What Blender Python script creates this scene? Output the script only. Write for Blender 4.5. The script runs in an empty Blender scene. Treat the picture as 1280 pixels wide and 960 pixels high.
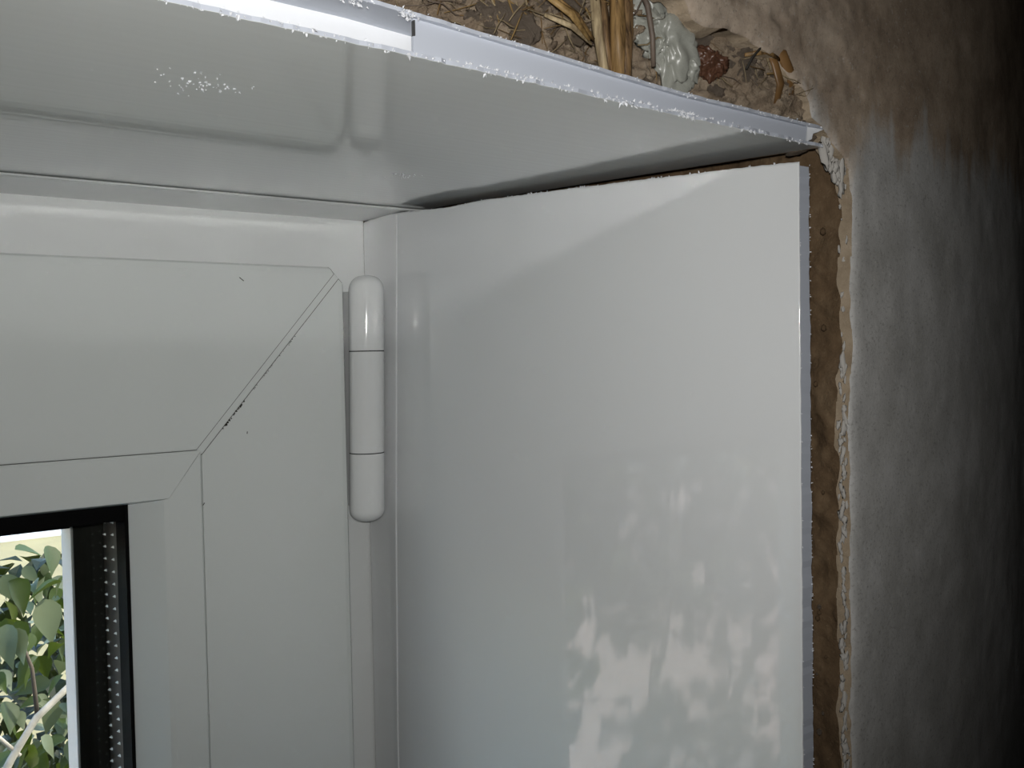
import bpy, bmesh, math, random
import numpy as np
from mathutils import Matrix, Vector

random.seed(7)
RNG = np.random.default_rng(7)
S = bpy.context.scene
COL = S.collection
V = Vector

# ------------------------------------------------------------------ camera
cam_d = bpy.data.cameras.new('camera')
cam_d.sensor_width = 36.0
cam_d.lens = 36.0 * 1158.5 / 1280.0
cam_d.clip_start = 0.01
cam_d.clip_end = 200
cam = bpy.data.objects.new('camera', cam_d)
COL.objects.link(cam)
cam.matrix_world = Matrix(((0.80430213, 0.03457422, -0.59321387, -0.17212564),
                           (-0.59395743, 0.01707086, -0.80431534, -0.33),
                           (-0.0176819, 0.99925633, 0.03426574, -0.05407689),
                           (0, 0, 0, 1)))
S.camera = cam

# ------------------------------------------------------------------ world, sun, flash, exposure
w = bpy.data.worlds.new('sky')
S.world = w
w.use_nodes = True
nt = w.node_tree
sky = nt.nodes.new('ShaderNodeTexSky')
sky.sky_type = 'NISHITA'
sky.sun_disc = False
sky.sun_elevation = math.radians(48)
sky.sun_rotation = math.radians(100)
bg = nt.nodes['Background']
bg.inputs[1].default_value = 1.15
nt.links.new(sky.outputs[0], bg.inputs[0])

sun_d = bpy.data.lights.new('sun', 'SUN')
sun_d.energy = 8.0
sun_d.angle = math.radians(0.6)
sun_d.color = (1.0, 0.91, 0.78)
sun = bpy.data.objects.new('sun', sun_d)
COL.objects.link(sun)
sun.rotation_euler = V((-0.62, 0.42, -0.85)).to_track_quat('-Z', 'Y').to_euler()

# the small lamp of the hand-held camera that lit the corner
fl_d = bpy.data.lights.new('flash_lamp', 'SPOT')
fl_d.energy = 1.38
fl_d.shadow_soft_size = 0.0035
fl_d.spot_size = math.radians(98)
fl_d.spot_blend = 1.0
fl_d.color = (1.0, 0.985, 0.96)
fl = bpy.data.objects.new('flash_lamp', fl_d)
COL.objects.link(fl)
fl.location = (-0.176, -0.333, -0.046)
yaw = math.radians(36.4 - 5)
fl.rotation_euler = V((math.sin(yaw), math.cos(yaw), 0.02)).to_track_quat('-Z', 'Y').to_euler()

S.view_settings.view_transform = 'Standard'
S.view_settings.look = 'None'
S.view_settings.gamma = 1.0
S.view_settings.exposure = 0.0
S.view_settings.use_curve_mapping = False
S.cycles.caustics_reflective = True
S.cycles.blur_glossy = 0.0
S.cycles.sample_clamp_indirect = 0.0
S.cycles.use_guiding = True
S.cycles.use_surface_guiding = True
S.cycles.guiding_training_samples = 32
S.cycles.max_bounces = 10
S.cycles.use_denoising = True


# ------------------------------------------------------------------ helpers: objects
def link(name, me, mat=None, parent=None, smooth=True):
    o = bpy.data.objects.new(name, me)
    COL.objects.link(o)
    if mat and not me.materials:
        me.materials.append(mat)
    if smooth and len(me.polygons):
        me.polygons.foreach_set('use_smooth', [True] * len(me.polygons))
    if parent:
        o.parent = parent
    return o


def mesh(name, v, f):
    me = bpy.data.meshes.new(name)
    me.from_pydata([tuple(map(float, p)) for p in v], [], [tuple(map(int, q)) for q in f])
    me.update()
    return me


def tag(o, label=None, cat=None, group=None, kind=None):
    if label: o['label'] = label
    if cat: o['category'] = cat
    if group: o['group'] = group
    if kind: o['kind'] = kind
    return o


def empty(name, loc=(0, 0, 0)):
    o = bpy.data.objects.new(name, None)
    o.location = loc
    o.empty_display_size = 0.02
    COL.objects.link(o)
    return o


def fix_normals(me):
    bm = bmesh.new(); bm.from_mesh(me)
    bmesh.ops.recalc_face_normals(bm, faces=bm.faces)
    bm.to_mesh(me); bm.free()
    return me


def box(name, lo, hi, mat, parent=None, bev=0.0):
    bm = bmesh.new()
    bmesh.ops.create_cube(bm, size=1)
    for q in bm.verts:
        for i in range(3):
            q.co[i] = lo[i] + (q.co[i] + 0.5) * (hi[i] - lo[i])
    if bev:
        bmesh.ops.bevel(bm, geom=bm.edges[:], offset=bev, segments=2, profile=0.6, affect='EDGES')
    me = bpy.data.meshes.new(name)
    bm.to_mesh(me); bm.free()
    return link(name, me, mat, parent, smooth=False)


def boxes(name, bb, mat, parent=None):
    vs, fs = [], []
    for lo, hi in bb:
        k = len(vs)
        vs += [(x, y, z) for x in (lo[0], hi[0]) for y in (lo[1], hi[1]) for z in (lo[2], hi[2])]
        fs += [[k + i for i in q] for q in ((0, 1, 3, 2), (4, 6, 7, 5), (0, 4, 5, 1), (2, 3, 7, 6), (0, 2, 6, 4), (1, 5, 7, 3))]
    return link(name, fix_normals(mesh(name, vs, fs)), mat, parent, smooth=False)


def loft(name, secs, mat, parent=None, closed=True, caps=True, smooth=False):
    """secs: list of rings, equal point counts"""
    n = len(secs[0]); vs = [p for s in secs for p in s]; fs = []
    for i in range(len(secs) - 1):
        for j in range(n if closed else n - 1):
            a, b = i * n + j, i * n + (j + 1) % n
            fs.append((a, b, b + n, a + n))
    if caps and closed:
        fs.append(tuple(range(n))[::-1]); fs.append(tuple(range((len(secs) - 1) * n, len(secs) * n)))
    return link(name, fix_normals(mesh(name, vs, fs)), mat, parent, smooth)


def tube_mesh(name, pts, rad, n=7, flat=1.0):
    pts = [V(p) for p in pts]; secs = []
    for i, p in enumerate(pts):
        t = (pts[min(i + 1, len(pts) - 1)] - pts[max(i - 1, 0)]).normalized()
        a = t.cross(V((0.13, 0.94, 0.3))).normalized(); b = t.cross(a)
        r = rad[i] if isinstance(rad, (list, tuple)) else rad
        secs.append([tuple(p + (a * math.cos(k * math.tau / n) + b * flat * math.sin(k * math.tau / n)) * r) for k in range(n)])
    vs = [p for s in secs for p in s]; fs = []
    for i in range(len(secs) - 1):
        for j in range(n):
            a_, b_ = i * n + j, i * n + (j + 1) % n
            fs.append((a_, b_, b_ + n, a_ + n))
    fs.append(tuple(range(n))[::-1]); fs.append(tuple(range((len(secs) - 1) * n, len(secs) * n)))
    return fix_normals(mesh(name, vs, fs))


# ------------------------------------------------------------------ helpers: noise
def hsh(i, j, s):
    n = np.sin(i * 127.1 + j * 311.7 + s * 74.7) * 43758.5453
    return n - np.floor(n)


def vn(x, y, s=0):
    i, j = np.floor(x), np.floor(y); u, v = x - i, y - j
    u = u * u * u * (u * (u * 6 - 15) + 10); v = v * v * v * (v * (v * 6 - 15) + 10)
    a, b, c, d = hsh(i, j, s), hsh(i + 1, j, s), hsh(i, j + 1, s), hsh(i + 1, j + 1, s)
    return (a + (b - a) * u) * (1 - v) + (c + (d - c) * u) * v - 0.5


def fbm(x, y, s=0, oct=4, g=0.5):
    r, a = 0, 1.0
    for k in range(oct):
        r = r + a * vn(x, y, s + k * 13); x, y, a = x * 2.03 + 5.1, y * 2.03 + 1.7, a * g
    return r


def cells(x, y, s=0):
    """distance to the nearest and second nearest jittered point, and the id of the nearest"""
    i0, j0 = np.floor(x), np.floor(y)
    d1 = np.full(np.shape(x), 9.0); d2 = d1.copy(); idn = d1 * 0
    for di in (-1, 0, 1):
        for dj in (-1, 0, 1):
            i, j = i0 + di, j0 + dj
            px, py = i + hsh(i, j, s), j + hsh(i, j, s + 5)
            d = np.hypot(x - px, y - py); nid = hsh(i, j, s + 9)
            near = d < d1
            d2 = np.where(near, d1, np.minimum(d2, d)); idn = np.where(near, nid, idn); d1 = np.where(near, d, d1)
    return d1, d2, idn


# ------------------------------------------------------------------ materials
def mat(name):
    m = bpy.data.materials.new(name); m.use_nodes = True
    return m, m.node_tree, m.node_tree.nodes['Principled BSDF']


def N(nt, kind, **kw):
    n = nt.nodes.new('ShaderNode' + kind)
    for k, v in kw.items():
        if hasattr(n, k): setattr(n, k, v)
        else: n.inputs[k].default_value = v
    return n


def noise(nt, scale, detail=4, rough=0.55, stretch=(1, 1, 1)):
    tc = N(nt, 'TexCoord'); mp = N(nt, 'Mapping'); mp.inputs['Scale'].default_value = stretch
    nz = N(nt, 'TexNoise'); nz.inputs['Scale'].default_value = scale
    nz.inputs['Detail'].default_value = detail; nz.inputs['Roughness'].default_value = rough
    nt.links.new(tc.outputs['Object'], mp.inputs[0]); nt.links.new(mp.outputs[0], nz.inputs['Vector'])
    return nz.outputs['Fac']


def ramp(nt, fac, stops):
    r = N(nt, 'ValToRGB'); e = r.color_ramp.elements
    while len(e) < len(stops): e.new(0.5)
    for q, (p, c) in zip(e, stops):
        q.position = p; q.color = (*c, 1) if len(c) == 3 else c
    nt.links.new(fac, r.inputs[0])
    return r.outputs[0]


def mixc(nt, fac, a, b, mode='MIX'):
    m = N(nt, 'Mix', data_type='RGBA', blend_type=mode)
    for sock, v in ((0, fac), (6, a), (7, b)):
        if isinstance(v, (int, float)): m.inputs[sock].default_value = v
        elif isinstance(v, tuple): m.inputs[sock].default_value = (*v, 1)
        else: nt.links.new(v, m.inputs[sock])
    return m.outputs[2]


def math_(nt, op, a, b=0.0, clamp=False):
    m = N(nt, 'Math', operation=op); m.use_clamp = clamp
    if op == 'MULTIPLY_ADD': m.inputs[2].default_value = 1.0 if b == -2.0 else 0.0
    for i, v in enumerate((a, b)):
        if isinstance(v, (int, float)): m.inputs[i].default_value = v
        else: nt.links.new(v, m.inputs[i])
    return m.outputs[0]


def bump(nt, b, h, strength, dist):
    n = N(nt, 'Bump'); n.inputs['Strength'].default_value = strength; n.inputs['Distance'].default_value = dist
    nt.links.new(h, n.inputs['Height']); nt.links.new(n.outputs[0], b.inputs['Normal'])


def pvc(name, col, rough, grain=(1, 1, 1), spec=0.5, bstr=0.0, var=0.03):
    m, nt, b = mat(name)
    n1 = noise(nt, 9, 3)
    c2 = tuple(c * (1 - var) for c in col)
    nt.links.new(ramp(nt, n1, [(0.35, c2), (0.65, col)]), b.inputs['Base Color'])
    r = noise(nt, 60, 3, stretch=grain)
    nt.links.new(ramp(nt, r, [(0.3, (rough * 0.85,) * 3), (0.7, (rough * 1.2,) * 3)]), b.inputs['Roughness'])
    b.inputs['Specular IOR Level'].default_value = spec
    if bstr: bump(nt, b, noise(nt, 400, 2, stretch=grain), bstr, 0.0002)
    return m


M_sash = pvc('white_sash_plastic', (0.69, 0.72, 0.70), 0.2)
M_frame = pvc('white_frame_plastic', (0.73, 0.75, 0.74), 0.2)
M_hinge = pvc('white_hinge_plastic', (0.80, 0.815, 0.81), 0.05, var=0.0)
M_jamb = pvc('glossy_side_panel', (0.72, 0.735, 0.74), 0.045, (0.2, 1, 0.02), bstr=0.0)
_b = M_jamb.node_tree.nodes['Principled BSDF']
_b.inputs['Anisotropic'].default_value = 0.8
_b.inputs['Anisotropic Rotation'].default_value = 0.25
_t = N(M_jamb.node_tree, 'Tangent'); _t.axis = 'Z'
M_jamb.node_tree.links.new(_t.outputs[0], _b.inputs['Tangent'])
M_head = pvc('glossy_head_panel', (0.66, 0.675, 0.66), 0.075, (0.02, 1, 1))
M_cut = pvc('cut_plastic_edge', (0.47, 0.50, 0.56), 0.45)
M_burr = pvc('torn_plastic', (0.70, 0.715, 0.74), 0.5)
M_trim = pvc('white_trim_plastic', (0.74, 0.76, 0.75), 0.18)


def flat(name, col, rough=0.5, metal=0.0, spec=0.5, var=0.25, scale=300):
    m, nt, b = mat(name)
    nt.links.new(ramp(nt, noise(nt, scale, 3), [(0.3, tuple(c * (1 - var) for c in col)), (0.7, col)]), b.inputs['Base Color'])
    b.inputs['Roughness'].default_value = rough; b.inputs['Metallic'].default_value = metal
    b.inputs['Specular IOR Level'].default_value = spec
    return m


M_black = flat('black_gasket_rubber', (0.003, 0.003, 0.003), 0.8, spec=0.08)
M_brown = flat('dark_spacer_metal', (0.07, 0.055, 0.045), 0.4, 0.2)
M_darkrail = flat('dark_brown_outer_strip', (0.022, 0.019, 0.016), 0.35, spec=0.3)
M_lip = flat('grey_white_outer_lip', (0.55, 0.51, 0.50), 0.4, var=0.04)
M_dot = flat('perforation_glint', (0.9, 0.88, 0.85), 0.5, 0.0, var=0.03)  # near-white colour paints the glint of the spacer holes
M_dirt = flat('dark_dirt', (0.03, 0.026, 0.02), 0.9)
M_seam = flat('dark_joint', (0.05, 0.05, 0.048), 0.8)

# glazing: a thin pane reflects a little and lets the rest through
M_glass, nt, b = mat('clear_glass')
nt.nodes.remove(b)
tr = N(nt, 'BsdfTransparent'); gl = N(nt, 'BsdfGlossy'); fr = N(nt, 'Fresnel'); mx = N(nt, 'MixShader')
tr.inputs[0].default_value = (0.95, 0.97, 0.96, 1); gl.inputs['Roughness'].default_value = 0.01; fr.inputs[0].default_value = 1.45
geo = N(nt, 'NewGeometry')
nt.links.new(math_(nt, 'POWER', 1.45, math_(nt, 'MULTIPLY_ADD', geo.outputs['Backfacing'], -2.0)), fr.inputs[0])   # same pane seen from either side
nt.links.new(fr.outputs[0], mx.inputs[0]); nt.links.new(tr.outputs[0], mx.inputs[1]); nt.links.new(gl.outputs[0], mx.inputs[2])
nt.links.new(mx.outputs[0], nt.nodes['Material Output'].inputs[0])


def earth(name, dark, mid, light, scale=90, bstr=0.6, rough=0.95):
    m, nt, b = mat(name)
    f = noise(nt, scale, 6, 0.65)
    c = ramp(nt, f, [(0.3, dark), (0.5, mid), (0.72, light)])
    f2 = noise(nt, scale * 0.22, 3)
    c = mixc(nt, math_(nt, 'MULTIPLY', f2, 0.7), c, mid)
    sp = noise(nt, scale * 9, 2)
    c = mixc(nt, ramp(nt, sp, [(0.62, (0, 0, 0)), (0.75, (0.5, 0.5, 0.5))]), c, light)
    nt.links.new(c, b.inputs['Base Color'])
    b.inputs['Roughness'].default_value = rough; b.inputs['Specular IOR Level'].default_value = 0.15
    bump(nt, b, noise(nt, scale * 4, 6, 0.75), bstr, 0.0011)
    return m


M_mud = earth('rough_earth_lintel', (0.13, 0.09, 0.058), (0.29, 0.225, 0.16), (0.48, 0.40, 0.305), 190, 1.0)
M_clod = earth('pale_clay_clod', (0.17, 0.127, 0.09), (0.30, 0.24, 0.185), (0.44, 0.37, 0.30), 220, 1.0)
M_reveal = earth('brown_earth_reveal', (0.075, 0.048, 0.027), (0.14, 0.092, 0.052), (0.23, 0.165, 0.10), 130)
def stripy(name, dark, lite, rough, st=(1.0, 1.0, 0.07), scale=900):
    m, nt, b = mat(name)
    nt.links.new(ramp(nt, noise(nt, scale, 4, 0.7, st), [(0.35, dark), (0.62, lite)]), b.inputs['Base Color'])
    b.inputs['Roughness'].default_value = rough; b.inputs['Specular IOR Level'].default_value = 0.3
    bump(nt, b, noise(nt, scale, 3, 0.6, st), 0.6, 0.0003)
    return m


M_straw = stripy('dry_straw', (0.14, 0.085, 0.03), (0.38, 0.25, 0.10), 0.55, (0.5, 0.5, 0.4))
M_strawpale = stripy('pale_straw', (0.17, 0.125, 0.07), (0.44, 0.35, 0.21), 0.6)
M_reed = stripy('brown_reed', (0.06, 0.034, 0.014), (0.29, 0.18, 0.072), 0.5)
M_reeddark = stripy('dark_reed', (0.045, 0.026, 0.014), (0.20, 0.125, 0.06), 0.55)
M_twig = flat('grey_twig', (0.17, 0.13, 0.10), 0.6, var=0.5, scale=200)
M_amber = flat('amber_bark', (0.22, 0.12, 0.045), 0.4, var=0.6, scale=110)
M_redstone = flat('red_brown_stone', (0.13, 0.06, 0.035), 0.4, var=0.7, scale=140)
M_foam = flat('pale_lime_lump', (0.33, 0.335, 0.295), 0.33, var=0.35, scale=70)
M_chip = flat('white_plaster_chip', (0.46, 0.44, 0.405), 0.8, var=0.2)

M_tan = earth('tan_broken_plaster', (0.20, 0.15, 0.10), (0.34, 0.27, 0.19), (0.46, 0.38, 0.29), 150)

# plaster on the room side: grey paint below, bare brown clay above, brown runs
M_plaster, nt, b = mat('grey_painted_plaster')
tc = N(nt, 'TexCoord'); sx = N(nt, 'SeparateXYZ'); nt.links.new(tc.outputs['Object'], sx.inputs[0])
grey = ramp(nt, noise(nt, 55, 6, 0.62), [(0.3, (0.37, 0.365, 0.345)), (0.55, (0.46, 0.455, 0.44)), (0.75, (0.54, 0.535, 0.52))])
grey = mixc(nt, ramp(nt, noise(nt, 38, 4, 0.6, (1.5, 1, 0.4)), [(0.42, (0, 0, 0)), (0.7, (0.45, 0.45, 0.45))]), grey, (0.31, 0.30, 0.275))
grey = mixc(nt, ramp(nt, noise(nt, 150, 5, 0.75, (1.6, 1, 0.8)), [(0.58, (0, 0, 0)), (0.72, (0.35, 0.35, 0.35))]), grey, (0.60, 0.60, 0.58))
clay = ramp(nt, noise(nt, 60, 6, 0.7), [(0.3, (0.20, 0.15, 0.108)), (0.5, (0.32, 0.25, 0.185)), (0.72, (0.45, 0.365, 0.28))])
tan = ramp(nt, noise(nt, 90, 5, 0.65), [(0.3, (0.26, 0.20, 0.148)), (0.7, (0.44, 0.365, 0.29))])
near = math_(nt, 'ADD', sx.outputs['X'], math_(nt, 'MULTIPLY', math_(nt, 'SUBTRACT', noise(nt, 60, 4), 0.5), 0.03))
clay = mixc(nt, ramp(nt, math_(nt, 'MULTIPLY_ADD', near, 20.0), [(0.2, (0, 0, 0)), (0.55, (1, 1, 1))]), tan, clay)
runs = noise(nt, 60, 4, 0.6, (1.4, 1, 0.12))
edge = math_(nt, 'ADD', sx.outputs['Z'], math_(nt, 'MULTIPLY', math_(nt, 'SUBTRACT', runs, 0.5), 0.05))
edge = math_(nt, 'ADD', edge, math_(nt, 'MULTIPLY', math_(nt, 'SUBTRACT', noise(nt, 200, 4, 0.7), 0.5), 0.012))
sel = ramp(nt, math_(nt, 'ADD', math_(nt, 'MULTIPLY', edge, 18.0), 0.58), [(0.40, (0, 0, 0)), (0.58, (1, 1, 1))])
c = mixc(nt, sel, grey, clay)
c = mixc(nt, ramp(nt, noise(nt, 1300, 3, 0.8), [(0.3, (0.5, 0.5, 0.5)), (0.45, (0, 0, 0))]), c, (0.10, 0.09, 0.075))
c = mixc(nt, ramp(nt, noise(nt, 800, 3, 0.8), [(0.6, (0, 0, 0)), (0.74, (0.35, 0.35, 0.35))]), c, (0.66, 0.645, 0.61))
nt.links.new(c, b.inputs['Base Color'])
b.inputs['Roughness'].default_value = 0.6; b.inputs['Specular IOR Level'].default_value = 0.2
bump(nt, b, noise(nt, 500, 5, 0.7), 0.35, 0.0004)

M_inside = flat('dim_grey_room_plaster', (0.16, 0.155, 0.145), 0.9, var=0.2, scale=3)
M_floor = flat('worn_concrete', (0.12, 0.11, 0.10), 0.9, var=0.3, scale=5)
M_outwall = flat('sunlit_render_wall', (0.45, 0.41, 0.36), 0.9, var=0.15, scale=3)
M_grass = flat('dry_yellow_grass', (0.25, 0.195, 0.085), 0.9, var=0.35, scale=1.2)
M_road = flat('pale_road', (0.50, 0.46, 0.42), 0.9, var=0.1, scale=1)
M_terrace = flat('pinkish_paving', (0.74, 0.51, 0.40), 0.9, var=0.12, scale=2)
M_bark = flat('pale_grey_bark', (0.46, 0.40, 0.33), 0.8, var=0.4, scale=60)
M_barkdark = flat('brown_bark', (0.08, 0.055, 0.037), 0.8, var=0.4, scale=60)


def leafmat(name, a, bcol, trans):
    m, nt, b = mat(name)
    info = N(nt, 'ObjectInfo')
    nt.links.new(mixc(nt, info.outputs['Random'], a, bcol), b.inputs['Base Color'])
    b.inputs['Roughness'].default_value = 0.55; b.inputs['Specular IOR Level'].default_value = 0.3
    t = N(nt, 'BsdfTranslucent'); t.inputs[0].default_value = (*trans, 1)
    mx = N(nt, 'MixShader'); mx.inputs[0].default_value = 0.22
    nt.links.new(b.outputs[0], mx.inputs[1]); nt.links.new(t.outputs[0], mx.inputs[2])
    nt.links.new(mx.outputs[0], nt.nodes['Material Output'].inputs[0])
    return m


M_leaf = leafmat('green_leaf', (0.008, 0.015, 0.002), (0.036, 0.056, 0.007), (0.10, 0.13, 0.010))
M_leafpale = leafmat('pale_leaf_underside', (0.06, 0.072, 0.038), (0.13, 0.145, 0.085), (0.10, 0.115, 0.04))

# ------------------------------------------------------------------ house shell
XL, XR, YB, ZF, ZC = -2.3, 1.9, -3.2, -1.75, 0.75
YW = -0.2033          # room face of the window wall
WL, WB = -0.375, -1.25  # far side and bottom of the window opening
tag(box('floor', (XL, YB, ZF - 0.1), (XR, 0.09, ZF), M_floor), 'worn grey concrete floor of the room', 'floor', kind='structure')
tag(box('ceiling', (XL, YB, ZC), (XR, 0.2, ZC + 0.1), M_inside), 'dim grey room ceiling', 'ceiling', kind='structure')
tag(box('wall_back', (XL, YB - 0.1, ZF), (XR, YB, ZC), M_inside), 'dim grey wall behind the viewer', 'wall', kind='structure')
tag(box('wall_left', (XL - 0.1, YB, ZF), (XL, 0.09, ZC), M_inside), 'dim grey wall far to the side of the window', 'wall', kind='structure')
tag(box('wall_far', (XR, YB, ZF), (XR + 0.1, 0.09, ZC), M_inside), 'dim grey wall beyond the plastered corner', 'wall', kind='structure')

# ------------------------------------------------------------------ plastered wall beside and over the opening
BOUND = [(-0.17, 0.022), (-0.12, 0.016), (-0.0899, 0.0125), (-0.0838, 0.0110), (-0.0739, 0.0125), (-0.0593, 0.0150), (-0.0473, 0.0180), (-0.0410, 0.0160), (-0.0342, 0.0142),
         (-0.0325, 0.0111), (-0.0285, 0.0102), (-0.0230, 0.0109), (-0.0163, 0.0104), (-0.0104, 0.0085), (-0.0051, 0.0077),
         (-0.0012, 0.0043), (0.0033, 0.0022), (0.0055, 0.0001), (0.0061, -0.0030), (0.0100, -0.0046), (0.0126, -0.0064),
         (0.0148, -0.0088), (0.0183, -0.0112), (0.0202, -0.0140)]
zz = -0.0160
while zz > -0.40:
    BOUND.append((0.0206 + 0.0004 * math.sin(zz * 190) + random.uniform(-0.00035, 0.00035) - (0.0006 if zz < -0.06 else 0.0), zz))
    zz -= 0.0022
BP = np.array(BOUND)


def signed(px, pz):
    """distance to the broken edge; positive on the plaster side. Also the nearest point."""
    best = np.full(px.shape, 1e9); qx = px * 0; qz = px * 0; sg = px * 0
    for k in range(len(BP) - 1):
        a, b_ = BP[k], BP[k + 1]; d = b_ - a; L2 = d @ d
        t = np.clip(((px - a[0]) * d[0] + (pz - a[1]) * d[1]) / L2, 0, 1)
        cx, cz = a[0] + t * d[0], a[1] + t * d[1]; dd = (px - cx) ** 2 + (pz - cz) ** 2
        cr = d[0] * (pz - a[1]) - d[1] * (px - a[0])
        up = dd < best - 1e-14
        best = np.where(up, dd, best); qx = np.where(up, cx, qx); qz = np.where(up, cz, qz); sg = np.where(up, np.sign(cr), sg)
    return np.sqrt(best) * sg, qx, qz


xs = np.concatenate([np.arange(-0.16, 0.032, 0.0008), np.arange(0.032, 0.16, 0.0016)])
zs = np.concatenate([np.arange(-0.36, -0.21, 0.004), np.arange(-0.21, -0.02, 0.0013), np.arange(-0.02, 0.03, 0.0008), np.arange(0.03, 0.1, 0.002)])
GX, GZ = np.meshgrid(xs, zs, indexing='ij')
sd, qx, qz = signed(GX, GZ)
inside = sd > 0
step = 0.0008
X2 = np.where(np.abs(sd) < step * 0.75, qx, GX); Z2 = np.where(np.abs(sd) < step * 0.75, qz, GZ)
upper = np.clip((GZ + 0.010) / 0.012, 0, 1) * np.clip((0.045 - GX) / 0.04, 0, 1)
d1, d2, cid = cells(GX * 95 + fbm(GX * 60, GZ * 60, 3) * 0.8, GZ * 95 + fbm(GX * 60, GZ * 60, 8) * 0.8, 4)
rel = fbm(GX * 30, GZ * 30, 1, 4) * 0.0007 + fbm(GX * 160, GZ * 160, 2, 3) * 0.00018
rel = rel + upper * (fbm(GX * 50, GZ * 90, 21, 6, 0.55) * 0.0015 + fbm(GX * 400, GZ * 500, 24, 3) * 0.0003 + (cid - 0.5) * 0.0005)
rel = rel + np.exp(-np.clip(sd, 0, 1) / 0.0011) * (0.0009 + 0.0006 * vn(GX * 300, GZ * 300, 6))
rel = rel + 1.5 * np.clip(GX - 0.03, 0, 1) ** 2
YY = YW + rel
ok = (sd > -step * 0.75)
idx = -np.ones(GX.shape, int)
keepf = ok[:-1, :-1] & ok[1:, :-1] & ok[1:, 1:] & ok[:-1, 1:]
used = np.zeros(GX.shape, bool)
for a in (0, 1):
    for b_ in (0, 1):
        used[a:GX.shape[0] - 1 + a, b_:GX.shape[1] - 1 + b_] |= keepf
idx[used] = np.arange(used.sum())
verts = np.stack([X2[used], YY[used], Z2[used]], 1)
I, J = np.nonzero(keepf)
faces = np.stack([idx[I, J], idx[I + 1, J], idx[I + 1, J + 1], idx[I, J + 1]], 1)
me = mesh('wall_right', verts, faces)
bm = bmesh.new(); bm.from_mesh(me)
be = [e for e in bm.edges if e.is_boundary]
r = bmesh.ops.extrude_edge_only(bm, edges=be)
nv = [g for g in r['geom'] if isinstance(g, bmesh.types.BMVert)]
for q in nv:                                   # the broken thickness of the plaster, leaning back under the face
    if q.co.z < -0.0135 and q.co.x < 0.03:
        q.co.y += 0.0024 + 0.0012 * float(vn(np.array(q.co.z * 260), np.array(0.0), 5)); q.co.x -= 0.0012
    else:
        q.co.y += 0.0050; q.co.x += 0.0016 * float(vn(np.array(q.co.x * 300), np.array(q.co.z * 300), 8)); q.co.z += 0.0022 * float(vn(np.array(q.co.x * 280), np.array(q.co.z * 280), 9))
for g in r['geom']:
    if isinstance(g, bmesh.types.BMFace): g.material_index = 1
bm.to_mesh(me); bm.free()
me.materials.append(M_plaster); me.materials.append(M_tan)
wall = tag(link('wall_right', me), 'grey painted plaster wall with brown clay stains beside the opening', 'wall', kind='structure')
# the mass of the wall behind and around the fine plaster
boxes('wall_core', [((0.0262, -0.18, ZF), (0.16, 0.09, -0.36)), ((0.03, -0.165, -0.37), (0.17, 0.09, 0.04)), ((0.156, YW + 0.0243, ZF), (XR, 0.09, ZC)), ((0.0210, YW, ZF), (0.05, -0.18, -0.355)), ((0.05, YW + 0.006, ZF), (0.158, -0.17, -0.355)),
                    ((-0.16, -0.165, 0.03), (0.16, 0.09, ZC)), ((-0.16, YW, 0.098), (0.06, -0.16, ZC)), ((0.05, YW + 0.012, 0.095), (0.16, -0.16, ZC)), ((XL, YW, 0.013), (-0.158, 0.09, ZC)), ((XL, YW, ZF), (WL, 0.09, 0.02)),
                    ((WL, YW, ZF), (0.03, 0.09, WB)), ((-0.01, 0.045, WB), (0.035, 0.09, 0.03)), ((WL, 0.045, 0.002), (0.03, 0.09, 0.04))], M_plaster, wall)

# small chips of lime along the broken arris
chipbm = []
for k in range(5):
    bm = bmesh.new(); bmesh.ops.create_icosphere(bm, subdivisions=2, radius=1)
    for q in bm.verts:
        q.co *= 1 + 0.9 * (hsh(round(q.co.x * 4), round(q.co.y * 4) + 7 * round(q.co.z * 4), k) - 0.5)
    m_ = bpy.data.meshes.new('plaster_chip'); bm.to_mesh(m_); bm.free(); chipbm.append(m_); m_.materials.append(M_chip)
chips = []
for k in range(34):                                  # crumbling knot where the head panel ends
    t = random.random(); chips.append((0.0118 + 0.0072 * t + random.gauss(0, 0.0009), -0.0072 - 0.0088 * t + random.gauss(0, 0.0012), random.uniform(0.0004, 0.0012)))
z = -0.017
while z > -0.20:
    dense = z < -0.055
    chips.append((0.0192 + random.gauss(0, 0.0005) - (0.0004 if dense else 0), z, random.uniform(0.0003, 0.0009) if dense else random.uniform(0.0002, 0.0006)))
    z -= random.uniform(0.0006, 0.0016) if dense else random.uniform(0.002, 0.007)
for x, z, r_ in chips:
    o = link('plaster_chip', random.choice(chipbm), None, wall)
    o.location = (x, YW + 0.0012 + random.uniform(0, 0.0014), z); o.scale = (r_ * random.uniform(0.5, 0.9), r_ * 0.7, r_ * random.uniform(1.0, 2.6))
    o.rotation_euler = (random.uniform(-.25, .25), random.uniform(-.2, .2), random.uniform(0, 6))

# underside height and thickness of the head panel below
def head_z(x, y):
    f = 1.0 + min(0.06, x) * 2.0 if x > -0.25 else 0.35
    f = max(0.35, f)
    t = -y - 0.038
    return -f * 0.053 * (0.008 * math.log1p(math.exp(min(60, t / 0.008)))) - 0.0002
def board(x):
    return 0.0047 + min(0.0026, max(0.0, (-0.035 - x)) * 0.038)

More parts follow.
